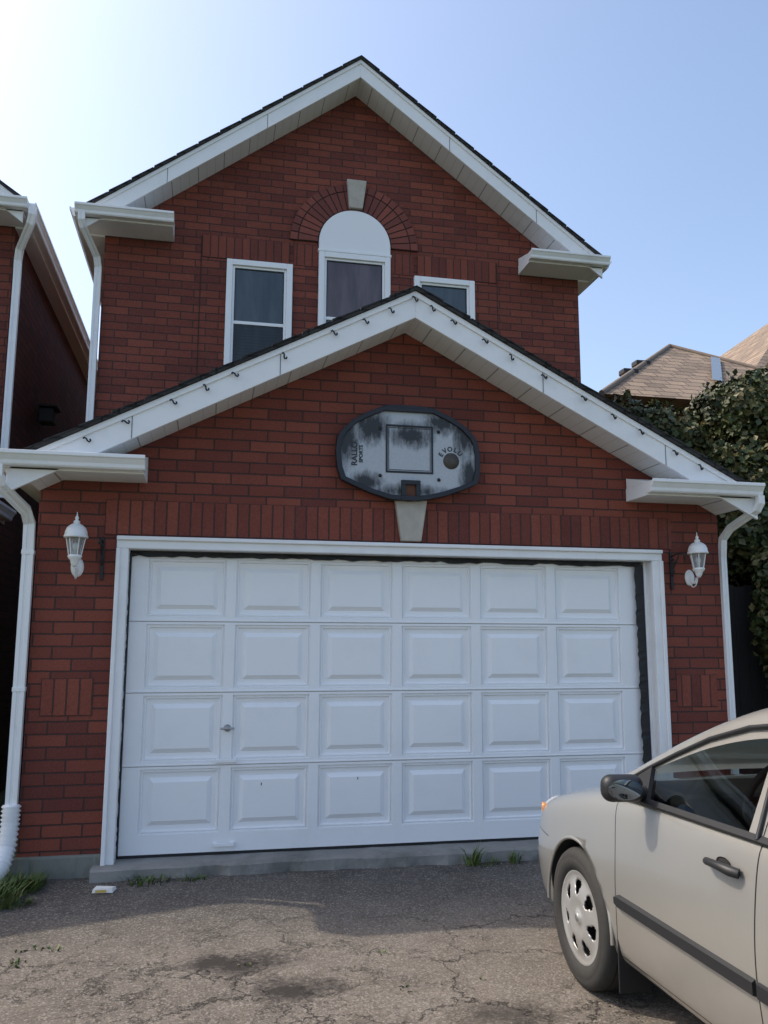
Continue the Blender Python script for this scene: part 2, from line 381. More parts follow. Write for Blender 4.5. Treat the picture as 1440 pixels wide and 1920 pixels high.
def up_panel():
    YU=2.54
    box("soldier_band_left",-.20,.755,YU-.018,YU,5.745,6.005,M['sold_up'],H)
    box("soldier_band_right",2.225,3.18,YU-.018,YU,5.745,6.005,M['sold_up'],H)
    box("soldier_band_mid_l",.80,1.075,YU-.012,YU,5.745,6.005,M['sold_up'],H)
    box("soldier_band_mid_r",1.905,2.18,YU-.012,YU,5.745,6.005,M['sold_up'],H)
    box("pier_panel",-.20,3.18,YU-.012,YU-.002,3.0,5.742,M['brick'],H)
    box("pier_joint_l",-.212,-.202,YU-.004,YU-.001,3.0,6.0,M['mortar'],H)
    box("pier_joint_r",3.182,3.192,YU-.004,YU-.001,3.0,6.0,M['mortar'],H)
    cx,cz=1.49,6.045
    v=[];f=[]
    def ring(r0,r1,n,yf,a0=0.,a1=math.pi):
        for i in range(n):
            g=.0065
            b0=a0+(a1-a0)*i/n;b1=a0+(a1-a0)*(i+1)/n
            q=[]
            for r,aa in((r0,b0+g/r0),(r1,b0+g/r1),(r1,b1-g/r1),(r0,b1-g/r0)):
                q.append((cx+r*math.cos(aa),cz+r*math.sin(aa)))
            k=len(v)
            dy=random.uniform(-.003,.003)
            for yy in(yf+dy,YU-.001):
                for a,b in q: v.append((a,yy,b))
            f.extend([(k,k+1,k+2,k+3),(k+7,k+6,k+5,k+4)]+[(k+j,k+(j+1)%4,k+4+(j+1)%4,k+4+j) for j in range(4)])
    ring(.425,.640,23,YU-.030);ring(.653,.735,23,YU-.030)
    mobj("arch_voussoirs",v,f,M['wedge'],H)
    n=40;pts=[(cx+.737*math.cos(math.pi*i/n),cz+.737*math.sin(math.pi*i/n)) for i in range(n+1)]
    pts+=[(cx+.42*math.cos(math.pi*(n-i)/n),cz+.42*math.sin(math.pi*(n-i)/n)) for i in range(n+1)]
    prism("arch_mortar_bed",pts,YU-.020,YU-.0005,M['mortar'],H)
    pts=[(cx+.41*math.cos(math.pi*i/n),cz+.41*math.sin(math.pi*i/n)) for i in range(n+1)]+[(cx-.41,5.955),(cx+.41,5.955)]
    prism("arch_panel",pts,YU-.045,YU,M['vinyl'],H,.006)
    box("arch_panel_sill",cx-.42,cx+.42,YU-.06,YU,5.925,5.955,M['vinyl'],H,.005)
    prism("arch_keystone",[(1.415,6.475),(1.57,6.475),(1.615,6.82),(1.385,6.82)],YU-.075,YU-.002,M['stone'],H,.008)
up_panel()
YU=2.54
window(H,"window_side_a",.07,.79,4.25,5.735,YU-.012,5.02,M['glass_d'],M['glass_s'])
window(H,"window_centre",1.08,1.90,4.25,5.925,YU-.012,5.15,M['glass_c'],M['glass_d'])
window(H,"window_side_b",2.18,2.90,4.25,5.735,YU-.012,5.02,M['glass_d'],M['glass_s'])
box("garage_soldier_band_a",-.76,1.44,-.008,0,2.362,2.622,M['sold_low'],H)
box("garage_soldier_band_b",1.61,3.77,-.008,0,2.362,2.622,M['sold_low'],H)
box("garage_lintel_gap",1.44,1.61,-.003,0,2.362,2.622,M['brick'],H)
box("pier_soldier_a",-1.13,-.78,-.004,0,1.075,1.335,M['sold_mid'],H)
box("pier_soldier_b",3.76,4.12,-.004,0,1.075,1.335,M['sold_mid'],H)
prism("garage_keystone",[(1.445,2.368),(1.605,2.368),(1.655,2.70),(1.395,2.70)],-.055,-.004,M['stone'],H,.008)
def rough_slab(name,x0,x1,y0,y1,z0,z1,mat,p,amp=.012,n=44):
    v=[];f=[];xs=np.linspace(x0,x1,n)
    for x in xs:
        a,b,c=[float(q) for q in rng.normal(0,amp,3)]
        v+=[(x,y0+a*1.6,z0),(x,y0+a+.006,z1-.012+c*.3),(x,y0+.02+a,z1+b*.2),(x,y1,z1)]
    for i in range(n-1):
        for k in range(3): f.append((i*4+k,i*4+k+1,(i+1)*4+k+1,(i+1)*4+k))
    f.append((0,1,2,3));f.append(tuple((n-1)*4+k for k in(3,2,1,0)))
    return mobj(name,v,f,mat,p)
rough_slab("foundation_a",-1.245,-.665,-.028,.0,0,.145,M['found'],H,.006,16)
rough_slab("foundation_b",3.665,4.235,-.028,.0,0,.145,M['found'],H,.006,16)
rough_slab("garage_apron",-.72,3.72,-.17,.25,-.01,.078,M['concrete'],H)
def surround():
    for nm,(a,b,c,d) in {"l":(-.668,-.582,.03,2.262),"r":(3.572,3.662,.03,2.262),"t":(-.668,3.662,2.262,2.352)}.items():
        box("door_casing_"+nm,a,b,-.035,.02,c,d,M['white'],H,.006)
    for nm,(a,b,c,d) in {"l":(-.668,-.638,.03,2.262),"r":(3.632,3.662,.03,2.262),"t":(-.668,3.662,2.322,2.352)}.items():
        box("door_casing_bead_"+nm,a,b,-.056,-.035,c,d,M['white'],H,.006)
    box("door_jamb_l",-.612,-.582,.02,.14,.06,2.262,M['white'],H)
    box("door_jamb_r",3.572,3.602,.02,.14,.06,2.262,M['white'],H)
    box("door_jamb_t",-.582,3.572,.02,.14,2.262,2.29,M['white'],H)
    box("door_stop_r",3.548,3.572,.072,.12,.09,2.262,M['white'],H,.004)
    box("door_dark_gap",-.582,3.572,.135,.14,.09,2.262,M['seam'],H)  # grey sheet behind the sections, standing in for shade in the gaps
    def strip(nm,p0,p1,wd,n=70):
        v=[];f=[]
        for i in range(n):
            t=i/(n-1);a=float(rng.normal(0,.004));b=float(rng.normal(0,.005))
            x=p0[0]+(p1[0]-p0[0])*t;z=p0[1]+(p1[1]-p0[1])*t
            if abs(p1[0]-p0[0])>1: v+=[(x,.088,z+wd/2),(x,.082+a,z-wd/2+b-abs(math.sin(t*23))*.006)]
            else: v+=[(x+wd/2,.068,z),(x-wd/2+b*.8,.064+a,z)]
        for i in range(n-1): f.append((2*i,2*i+1,2*i+3,2*i+2))
        mobj(nm,v,f,M['black'],H)
    strip("weatherstrip_top",(-.575,2.236),(3.52,2.240),.030)
    strip("weatherstrip_side",(3.500,2.24),(3.510,.10),.080)
    strip("weatherstrip_side_l",(-.573,2.24),(-.573,.10),.016)
surround()
def garage_door():
    e=empty("garage_door");e.parent=H
    XL,XR=-.572,3.492;Y=.10
    zs=[.098,.702,1.222,1.738,2.246]
    st=[-.480+i*.6417 for i in range(7)]
    for k in range(4):
        z0,z1=zs[k]+.0015,zs[k+1]-.0015
        if k==0: pz0,pz1=.232,z1-.018
        elif k==3: pz0,pz1=z0+.032,z1-.038
        else: pz0,pz1=z0+.030,z1-.018
        xs=[XL]
        for i in range(6): xs+=[st[i]+.037,st[i+1]-.037]
        xs.append(XR)
        v=[];f=[]
        def quad(a,b,c,d,y): 
            k0=len(v);v.extend([(a,y,c),(b,y,c),(b,y,d),(a,y,d)]);f.append((k0,k0+1,k0+2,k0+3))
        for i in range(len(xs)-1):
            a,b=xs[i],xs[i+1]
            quad(a,b,z0,pz0,Y);quad(a,b,pz1,z1,Y)
            if i%2==0: quad(a,b,pz0,pz1,Y)
            else:
                ins=[(0,0),(.004,.016),(.010,.016),(.014,.009),(.020,.009),(.026,.024),(.062,.026),(.066,.020),(.069,.019),(.092,.005)]
                base=len(v)
                for q,dy in ins:
                    v.extend([(a+q,Y+dy,pz0+q),(b-q,Y+dy,pz0+q),(b-q,Y+dy,pz1-q),(a+q,Y+dy,pz1-q)])
                for m in range(len(ins)-1):
                    for c in range(4):
                        f.append((base+m*4+c,base+m*4+(c+1)%4,base+(m+1)*4+(c+1)%4,base+(m+1)*4+c))
                m=base+(len(ins)-1)*4;f.append((m,m+1,m+2,m+3))
        for (c,y) in((z0,Y),(z1,Y)):
            k0=len(v);v.extend([(XL,Y,c),(XR,Y,c),(XR,Y+.03,c),(XL,Y+.03,c)]);f.append((k0,k0+1,k0+2,k0+3))
        for c in(XL,XR):
            k0=len(v);v.extend([(c,Y,z0),(c,Y,z1),(c,Y+.03,z1),(c,Y+.03,z0)]);f.append((k0,k0+1,k0+2,k0+3))
        mobj("section_%d"%(k+1),v,f,M['doorwhite'],e,fix=False)
    for k in(1,2,3):
        box("joint_lip_%d"%k,XL,XR,Y-.005,Y,zs[k]+.004,zs[k]+.013,M['doorwhite'],e,.002)
    box("bottom_seal",XL,XR,Y+.002,Y+.03,.080,.098,M['black'],e)
    hx=.165
    lathe("lock_rose",[(0,0),(.026,0),(.026,-.006),(.012,-.012),(.010,-.035),(0,-.035)],16,M['steel'],e,loc=(hx,Y,.965),axis='Y')
    box("lock_t_bar",hx-.052,hx+.052,Y-.052,Y-.036,.957,.973,M['steel'],e,.006)
    for z in(.735,.150):
        box("lift_handle",hx-.075,hx+.07,Y-.035,Y-.027,z-.012,z+.014,M['doorwhite'],e,.003)
        box("lift_handle_foot_a",hx-.075,hx-.05,Y-.03,Y,z-.012,z+.014,M['doorwhite'],e,.003)
        box("lift_handle_foot_b",hx+.045,hx+.07,Y-.03,Y,z-.012,z+.014,M['doorwhite'],e,.003)
    for (x,z) in((.42,.55),(1.14,.57)):
        box("paint_chip",x,x+.006,Y+.003,Y+.009,z,z+.018,M['iron'],e)
garage_door()
def hooks():
    e=empty("light_clips");e.parent=H
    for i,x in enumerate([-.86,-.6,-.3,-.08,.13,.49,.86,1.1,1.29,1.47,1.62,1.79,2.04,2.26,2.51,2.84,3.1,3.34,3.6,3.83,4.07]):
        x+=float(rng.normal(0,.01));z=4.28-.518*abs(x-XC)-.082+float(rng.normal(0,.006));y=-.385
        a=float(rng.normal(0,.25))
        P=[(-.024,.0,.012),(-.014,-.006,.018),(-.002,-.008,.006),(.004,-.008,-.008),(.014,-.006,-.016),(.024,0,-.006),(.020,.0,.006)]
        P=[(x+p[0]*math.cos(a)-p[2]*math.sin(a),y+p[1],z+p[0]*math.sin(a)+p[2]*math.cos(a)) for p in P]
        tube("clip_%d"%i,P,.0065,M['iron'],e,res=1)
hooks()
downpipe(H,"downpipe_garage_a",[(-1.42,-.42,2.77),(-1.42,-.42,2.69),(-1.40,-.39,2.63),(-1.28,-.14,2.50),(-1.265,-.06,2.42),(-1.262,-.05,2.2),(-1.262,-.05,1.2),(-1.262,-.05,.42)],.075)
for z in(2.2,1.25): box("downpipe_strap",-1.304,-1.22,-.078,-.02,z,z+.03,M['gutter'],H,.002)
pts=[];rs=[]
path=[Vector((-1.262,-.05,.50)),Vector((-1.262,-.06,.38)),Vector((-1.265,-.09,.24)),Vector((-1.28,-.16,.13)),Vector((-1.32,-.26,.07))]
NN=36
for i in range(NN):
    t=i/(NN-1)*(len(path)-1);k=min(int(t),len(path)-2);p=path[k].lerp(path[k+1],t-k);pts.append(tuple(p));rs.append(1.0 if i%2 else .78)
tube("flexible_drain_end",pts,.066,M['gutter'],H,rs,3)
downpipe(H,"downpipe_garage_b",[(4.33,-.42,2.77),(4.33,-.42,2.71),(4.32,-.39,2.66),(4.25,-.12,2.54),(4.235,-.03,2.46),(4.232,-.01,2.3),(4.232,-.01,1.2),(4.232,-.01,.1)],.052)
downpipe(H,"downpipe_upper",[(-1.40,2.12,5.92),(-1.40,2.12,5.84),(-1.385,2.16,5.78),(-1.28,2.44,5.60),(-1.265,2.49,5.50),(-1.265,2.50,5.3),(-1.265,2.50,3.0)],.07)

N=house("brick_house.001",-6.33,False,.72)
sweep("downpipe_upper",[(-1.87,2.12,5.92),(-1.87,2.12,5.84),(-1.89,2.16,5.76),(-2.04,2.44,5.60),(-2.06,2.49,5.50),(-2.06,2.50,5.3),(-2.06,2.50,3.0)],.07,.05,M['gutter'],N)
box("garage_door",-6.33-.57,-6.33+3.5,.82,.86,.1,2.25,M['doorwhite'],N)
box("side_vent",-2.10,-1.93,4.2,4.42,4.22,4.40,M['iron'],N,.01)
box("side_vent_hood",-2.10,-1.88,4.15,4.47,4.40,4.43,M['iron'],N,.01)

RH=empty("brick_house.002")
box("wall_front",5.9,18,5.6,14,0,5.4,M['nbrick_side'],RH)
def hip(name,ax,ay,az,x0,x1,y0,y1,zb):
    v=[(x0,y0,zb),(x1,y0,zb),(x1,y1,zb),(x0,y1,zb),(ax,ay,az)]
    mobj(name,v,[(0,1,4),(1,2,4),(2,3,4),(3,0,4),(3,2,1,0)],[M['bshingle'],M['bshingle_y']],RH,midx=[0,1,0,1,0])
hip("roof_hip_front",8.68,8,7.32,5.7,11.66,5,11,5.3)
hip("roof_main",14.2,11.2,10.0,8.3,20.,5.6,17,5.45)
box("low_wing_wall",5.6,9,3.6,5.6,0,2.7,M['nbrick_side'],RH)
mobj("low_wing_roof",[(5.2,3.1,2.7),(9,3.1,2.7),(9,5.6,3.9),(5.2,5.6,3.9),(5.2,5.6,2.7),(9,5.6,2.7)],[(0,1,2,3),(0,3,4),(1,5,2),(0,4,5,1)],M['bshingle'],RH)
def strip3(name,a,b,wd,mat,p):
    a,b=Vector(a),Vector(b);t=(b-a).normalized();s=t.cross(Vector((0,-.6,.8))).normalized()*wd/2
    up=Vector((0,-.03,.04))
    mobj(name,[a-s+up,a+s+up,b+s+up,b-s+up],[(0,1,2,3)],mat,p)
M['flash']=plain("metal_flashing",(.20,.26,.33),.5,metal=.1)
strip3("valley_flashing",(8.25,5.9,5.906),(9.18,7.30,6.848),.17,M['flash'],RH)
M['ridge']=plain("ridge_cap",(.20,.155,.12),.9,var=.3,scale=14)
tube("ridge_cap_a",[(5.7,5,5.31),(8.68,8,7.33)],.045,M['ridge'],RH);tube("ridge_cap_b",[(8.68,8,7.33),(11.66,5,5.31)],.045,M['ridge'],RH)
for i,t in enumerate((.38,.56)):
    x=5.7+2.98*t;y=5+3*t+.05;z=5.3+2.02*t
    box("roof_vent_%d"%i,x-.14,x+.14,y-.05,y+.15,z-.02,z+.08,M['iron'],RH,.02)

# ------------------------------------------------------------------ foliage
def leaves(name,blobs,count,size,mat,parent,shell=.30):
    vol=np.array([b[3]*b[4]+b[4]*b[5]+b[3]*b[5] for b in blobs]);cnt=(count*vol/vol.sum()).astype(int)
    cs=[];ns=[]
    for b,n in zip(blobs,cnt):
        d=rng.normal(size=(n,3));d/=np.linalg.norm(d,axis=1)[:,None]
        lump=1+.20*np.sin(d[:,0]*7+b[0]*3)*np.sin(d[:,2]*6+b[2]*5)+.14*np.sin(d[:,1]*13+b[1])*np.sin(d[:,2]*15)
        r=(1-shell*rng.random(n)**2)*lump+rng.normal(0,.035,n)
        cs.append(np.array(b[:3])+d*r[:,None]*np.array(b[3:6]));ns.append(d)
    c=np.concatenate(cs);nn=np.concatenate(ns)
    k=c[:,2]>.02;c=c[k];nn=nn[k]
    n=len(c)
    nrm=nn+rng.normal(0,.55,(n,3));nrm[:,2]-=.1;nrm/=np.linalg.norm(nrm,axis=1)[:,None]
    t=np.cross(nrm,rng.normal(size=(n,3)));t/=np.linalg.norm(t,axis=1)[:,None];bt=np.cross(nrm,t)
    s=(size*(.6+.8*rng.random(n)))[:,None]
    P=np.stack([c-t*s*.5,c-bt*s*.42+nrm*s*.08,c+t*s*.6,c+bt*s*.42+nrm*s*.08],1).reshape(-1,3)
    faces=np.arange(n*4).reshape(-1,4)
    me=bpy.data.meshes.new(name);me.from_pydata(P.tolist(),[],faces.tolist());me.materials.append(mat)
    o=bpy.data.objects.new(name,me);COL.objects.link(o);o.parent=parent
    return o
IV=empty("ivy_covered_tree")
blobs=[(5.45,3.6,4.22,.60,.6,.52),(6.10,3.9,4.15,.6,.7,.50),(6.95,3.5,4.60,.60,.7,.55),(7.5,3.5,4.7,.7,.8,.60),(8.2,3.6,4.6,.8,.8,.65),
       (6.8,3.3,3.7,.55,.6,.7),(7.4,3.2,3.4,.7,.7,.9),(7.15,3.1,2.5,.55,.5,.8),(7.7,3.2,2.0,.6,.6,1.0),(5.1,3.9,4.10,.40,.5,.36),(6.1,3.6,3.6,.6,.5,.6),(8.3,3.4,3.2,.8,.8,1.1),(8.0,3.3,1.2,.5,.5,1.0),
       (6.40,2.70,3.00,.42,.4,.65),(6.52,2.25,2.0,.38,.30,.80),(6.55,2.2,1.25,.30,.28,.6),(5.55,3.4,3.75,.35,.4,.4)]
leaves("ivy_foliage",blobs,68000,.078,M['ivy'],IV)
M['ivycore']=plain("ivy_shade_core",(.012,.018,.007),.95,var=.3,scale=8)  # near-black filler solids, standing in for shade between the leaves
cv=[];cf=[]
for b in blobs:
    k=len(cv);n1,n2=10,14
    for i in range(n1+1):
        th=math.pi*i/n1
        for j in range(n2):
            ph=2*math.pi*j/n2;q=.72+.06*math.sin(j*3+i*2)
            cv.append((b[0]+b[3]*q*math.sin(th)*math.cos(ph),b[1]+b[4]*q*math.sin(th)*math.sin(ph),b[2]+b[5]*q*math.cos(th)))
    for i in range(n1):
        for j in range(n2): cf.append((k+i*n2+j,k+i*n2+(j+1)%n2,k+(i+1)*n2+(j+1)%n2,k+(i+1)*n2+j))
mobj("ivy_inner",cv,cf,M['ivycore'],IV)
tube("trunk",[(7.6,3.5,0),(7.55,3.5,1.5),(7.5,3.5,3),(7.45,3.5,4.3)],.16,M['bark'],IV,[1.2,1,.8,.4])
for i,(a,b) in enumerate([((7.5,3.5,2.8),(6.1,3.7,4.2)),((7.5,3.5,3.),(8.2,3.6,4.5)),((7.5,3.5,2.2),(6.9,3.2,3.6)),((6.6,3.6,3.7),(5.5,3.8,4.2))]):
    a,b=Vector(a),Vector(b);tube("limb_%d"%i,[tuple(a),tuple(a.lerp(b,.5)+Vector((0,0,.1))),tuple(b)],.07,M['bark'],IV,[1,.7,.3])
FE=empty("shade_fence")
M['fence']=plain("fence_wood_shade",(.016,.014,.013),.9,var=.3,scale=12,bump=.4)  # near-black boards added to fill the deep shade below the ivy
for i in range(17): box("board_%d"%i,4.30+i*.15,4.30+i*.15+.146,2.6,2.625,0,2.25+.02*(i%2),M['fence'],FE)
box("rail",4.30,6.8,2.625,2.66,1.5,1.6,M['fence'],FE)

def tufts(name,spots):
    V=[];Fc=[]
    for (x,y,z,r,n,h) in spots:
        for i in range(n):
            a=random.random()*6.28;d=r*math.sqrt(random.random());bx,by=x+d*math.cos(a),y+d*math.sin(a)*.7
            hh=h*(.4+.8*random.random());ln=hh*(.3+.9*random.random());ang=a+random.uniform(-.8,.8);wd=.003+.004*random.random()
            sx,sy=-math.sin(ang)*wd,math.cos(ang)*wd;k=len(V)
            mx,my=bx+math.cos(ang)*ln*.35,by+math.sin(ang)*ln*.35;tx,ty=bx+math.cos(ang)*ln,by+math.sin(ang)*ln
            V+=[(bx-sx,by-sy,z),(bx+sx,by+sy,z),(mx+sx,my+sy,z+hh*.65),(mx-sx,my-sy,z+hh*.65),(tx,ty,z+hh)]
            Fc+=[(k,k+1,k+2,k+3),(k+3,k+2,k+4)]
    mobj(name,V,Fc,M['grass'],None,fix=False)
sp=[(-1.2,-.30,0,.20,380,.09),(-1.1,-.15,0,.12,120,.07),(-1.38,-.55,0,.30,450,.11),(-1.08,-.60,0,.10,60,.04),
    (1.93,-.23,0,.05,40,.15),(2.25,-.22,0,.05,26,.08),(2.05,-.21,0,.12,40,.04),(-.35,-.23,0,.16,90,.035),(-.05,-.21,0,.10,40,.03),
    (2.6,-.22,0,.15,50,.05)]
for i in range(5): sp.append((random.uniform(.2,1.6),random.uniform(-2.3,-1.8),0,.04,5,.012))
for i in range(5): sp.append((random.uniform(-.95,-.7),random.uniform(-1.7,-1.3),0,.05,8,.016))
tufts("grass_tufts",sp)
LT=empty("paper_litter",(-.60,-.40,0))
M['paper']=plain("paper",(.72,.71,.68),.7,var=.08)
M['foil']=plain("paper_print",(.55,.40,.10),.6)
mobj("carton",[(-.07,-.03,.004),(.06,-.045,.004),(.075,.035,.006),(-.06,.045,.004),(-.065,-.025,.026),(.055,-.04,.032),(.07,.03,.024),(-.05,.04,.030)],[(0,1,2,3),(4,5,6,7),(0,1,5,4),(1,2,6,5),(2,3,7,6),(3,0,4,7)],M['paper'],LT)
o=mobj("print_band",[(-.05,-.0345,.008),(.02,-.0425,.008),(.018,-.042,.025),(-.048,-.034,.023)],[(0,1,2,3)],M['foil'],LT)
o.location.y=-.004
gv=[];gf=[]
for i in range(420):
    if i<240: x=random.uniform(-1.0,3.4);y=-.20-abs(random.gauss(0,.10))
    else: x=random.uniform(-1.1,1.9);y=random.uniform(-2.9,-.3)
    s_=random.uniform(.003,.009);a=random.random()*6.28;k=len(gv)
    for j in range(4): gv.append((x+s_*math.cos(a+j*1.57)*(1 if j%2 else .6),y+s_*math.sin(a+j*1.57)*(1 if j%2 else .6),.002+random.random()*.004))
    gv.append((x,y,s_*.8+.003))
    gf+=[(k,k+1,k+4),(k+1,k+2,k+4),(k+2,k+3,k+4),(k+3,k,k+4)]
mobj("gravel",gv,gf,plain("grit",(.24,.21,.17),.9,var=.5,scale=30))

# ------------------------------------------------------------------ wall lanterns
M['lwhite']=plain("lantern_white",(.82,.82,.81),.35,var=.03)
def lglass():
    t=NT("lantern_glass");t.color((.75,.78,.78));t.b.inputs["Roughness"].default_value=.12
    t.b.inputs["Transmission Weight"].default_value=.75;t.b.inputs["IOR"].default_value=1.1;return t.m
M['lglass']=lglass()
def lantern(name,x,z,sc,y=-.14):
    e=empty(name,(x,y,z));e.scale=(sc,1,sc)
    lathe("cup",[(0,-.012),(.012,-.010),(.022,.004),(.030,.02),(.036,.045),(.052,.062),(.056,.075),(.052,.085)],16,M['lwhite'],e)
    lathe("glass",[(.046,.085),(.060,.16),(.072,.225)],6,M['lglass'],e,False)
    for i in range(6):
        a=2*math.pi*i/6;c,s=math.cos(a),math.sin(a)
        tube("rib_%d"%i,[(.048*c,.048*s,.082),(.062*c,.062*s,.16),(.075*c,.075*s,.228)],.0042,M['lwhite'],e,res=1)
    lathe("collar",[(.066,.222),(.092,.222),(.096,.232),(.090,.240),(.086,.262)],24,M['lwhite'],e)
    lathe("cap",[(.088,.250),(.085,.275),(.072,.305),(.050,.325),(.030,.336),(.022,.345),(.028,.352),(.020,.362),(.010,.368),(.015,.380),(.013,.392),(.005,.402),(.003,.430),(0,.436)],24,M['lwhite'],e)
    lathe("bulb",[(0,.09),(.012,.095),(.014,.13),(.022,.15),(.018,.18),(0,.19)],10,M['lwhite'],e)
    pl=[]
    for i in range(15):
        t=i/14
        pl.append((0,.03+(-y-.045)*(t),-.012-.055*math.sin(math.pi*t)+.02*t))
    tube("arm",pl,.011,M['lwhite'],e,[1.3]+[1.]*13+[1.4])
    tube("scroll",[(0,.02,-.03),(0,.035,-.055),(0,.055,-.085),(0,.085,-.098),(0,.112,-.088),(0,.115,-.068)],.006,M['lwhite'],e,[.6,1,1,1,1,.6])
    lathe("back_plate",[(0,-.022),(.030,-.020),(.046,-.012),(.052,0)],24,M['lwhite'],e,loc=(0,-y,-.0),axis='Y').scale=(1,1,1.55)
    return e
lantern("wall_lantern",-.935,2.12,.88)
lantern("wall_lantern.001",3.925,2.13,.84)
def hanger(name,x,z):
    e=empty(name,(x,0,z))
    box("wall_bar",-.012,.012,-.020,-.002,-.16,.15,M['iron'],e,.003)
    tube("arm",[(0,-.01,.11),(0,-.10,.125),(0,-.2,.12),(0,-.235,.10),(0,-.228,.08),(0,-.21,.085)],.007,M['iron'],e)
    pts=[(0,-.01-.11*t-.02*math.sin(t*9),-.06+.17*t+.012*math.sin(t*9)) for t in [i/12 for i in range(13)]]
    tube("brace",pts,.006,M['iron'],e)
    tube("curl",[(0,-.05+.03*math.cos(a)*(1-a/9),.06+.03*math.sin(a)*(1-a/9)) for a in [i*.45 for i in range(15)]],.005,M['iron'],e)
hanger("plant_hanger_bracket",-.765,2.19);hanger("plant_hanger_bracket.001",3.755,2.19)

# ------------------------------------------------------------------ backboard
def backboard():
    e=empty("basketball_backboard",(1.497,-.07,3.055))
    px=[(712,766),(728,761),(765,760),(797,761),(815,764),(846,778),(872,794),(890,812),(897,826),(900,848),(900,882),(895,902),(868,914),(835,926),(800,935),(765,938),(730,936),(695,926),(665,914),(641,903),(634,882),(631,850),(634,826),(642,812),(662,792),(688,777)]
    P=[((x-765.5)/232,(850-y)/232) for x,y in px][::-1]
    t=NT("worn_backboard");x,y,z=t.sep()
    def g(cx,cz,rx,rz):
        a=t.math('DIVIDE',t.math('SUBTRACT',x,cx),rx);b=t.math('DIVIDE',t.math('SUBTRACT',z,cz),rz)
        return t.math('SUBTRACT',1.,t.math('SQRT',t.math('ADD',t.math('MULTIPLY',a,a),t.math('MULTIPLY',b,b))),clamp=True)
    st=t.noise(7,7,.75,t.comb(t.math('MULTIPLY',x,3.2),0.,t.math('MULTIPLY',z,1.1))).outputs["Fac"]
    k=t.math('MAXIMUM',g(-.50,.14,.14,.36),g(.46,.20,.14,.32));k=t.math('MAXIMUM',k,t.math('MULTIPLY',g(.02,.15,.26,.15),.9))
    k=t.math('MAXIMUM',k,t.math('MULTIPLY',g(-.30,.20,.22,.20),.95));k=t.math('MAXIMUM',k,t.math('MULTIPLY',g(0.,-.30,.5,.08),.8))
    k=t.math('MAXIMUM',k,t.math('MULTIPLY',g(.27,.26,.22,.14),.9));k=t.math('MAXIMUM',k,g(.50,-.18,.12,.24));k=t.math('MAXIMUM',k,t.math('MULTIPLY',g(-.34,-.24,.20,.12),.9))
    f=t.math('ADD',t.math('MULTIPLY',k,1.8),t.math('MULTIPLY',t.math('SUBTRACT',st,.56),2.4),clamp=True)
    f=t.math('MULTIPLY',f,t.ramp(k,[(.0,.18),(.25,1.)]))
    fn=t.noise(60,3,.7,t.obj()).outputs["Fac"]
    base=t.mix(fn,(.34,.37,.40),(.50,.53,.56))
    t.color(t.mix(f,base,(.022,.024,.028)));t.b.inputs["Roughness"].default_value=.5
    def shr(s): return [(a*s[0],b*s[1]) for a,b in P]
    prism("panel",shr((.965,.95)),-.012,.012,t.m,e)
    M['rim']=plain("backboard_rim",(.010,.012,.020),.5,var=.3,scale=12)
    n=len(P);i_=shr((.93,.895));v=[];f2=[]
    for yy in(-.030,.018):
        v+=[(a,yy,b) for a,b in P]
    v+=[(a,-.030,b) for a,b in i_]+[(a,-.010,b) for a,b in i_]
    for k0 in range(n):
        j=(k0+1)%n
        f2+=[(k0,j,n+j,n+k0),(k0,j,2*n+j,2*n+k0),(2*n+k0,2*n+j,3*n+j,3*n+k0)]
    bevel(mobj("rim",v,f2,M['rim'],e),.006)
    def rect(nm,x0,x1,z0,z1,w,y0,y1,m):
        for q,(a,b,c,d) in enumerate([(x0,x1,z1-w,z1),(x0,x1,z0,z0+w),(x0,x0+w,z0+w,z1-w),(x1-w,x1,z0+w,z1-w)]):
            box(nm+"_%d"%q,a,b,y0,y1,c,d,m,e,.003)
    rect("target_square",-.185,.198,-.158,.228,.016,-.018,-.012,M['rim'])
    rect("target_square_inner",-.163,.176,-.136,.206,.005,-.015,-.012,M['rim'])
    rect("rim_mount",-.062,.090,-.375,-.215,.035,-.036,-.012,M['rim'])
    box("mount_hole",-.027,.055,-.016,-.0125,-.34,-.25,plain("rust",(.11,.045,.025),.8,var=.4,scale=30),e)  # patch coloured like the brick seen through the mount's hole
    box("top_trim",-.20,.20,-.034,-.012,.330,.368,M['rim'],e,.006)
    for i,(a,b) in enumerate([(-.228,.192),(.243,.186),(-.228,-.185),(.243,-.20)]):
        lathe("bolt_%d"%i,[(0,-.02),(.013,-.018),(.015,-.012)],12,M['iron'],e,loc=(a,0,b),axis='Y')
    def txt(nm,body,x,z,size,rot,mt):
        c=bpy.data.curves.new(nm,'FONT');c.body=body;c.size=size;c.extrude=.0008;c.align_x='CENTER';c.align_y='CENTER';c.materials.append(mt);c.offset=.0016
        o=bpy.data.objects.new(nm,c);COL.objects.link(o);o.parent=e;o.location=(x,-.0135,z);o.rotation_euler=(math.radians(90),rot,0);return o
    M['ink']=plain("board_ink",(.022,.025,.03),.6)
    txt("name_text","RALLO",-.430,-.02,.062,math.radians(-90),M['ink'])
    txt("name_text_2","SPORTS",-.380,-.02,.040,math.radians(-90),M['ink'])
    cx,cz,r=.345,-.045,.095
    for i,ch in enumerate("EVOLU"):
        a=math.radians(150-i*27);txt("letter_%d"%i,ch,cx+r*math.cos(a),cz+r*math.sin(a),.052,-(a-math.pi/2)*1.,M['ink'])
    lathe("round_mark",[(0,-.0138),(.066,-.0136),(.066,-.0125)],28,plain("mark_brown",(.07,.06,.05),.6,var=.4,scale=25),e,loc=(cx,0,cz),axis='Y')
    for s in(-1,1): box("wall_cleat_%d"%s,s*.3-.03,s*.3+.03,.018,.07,-.2,.25,M['iron'],e)
backboard()

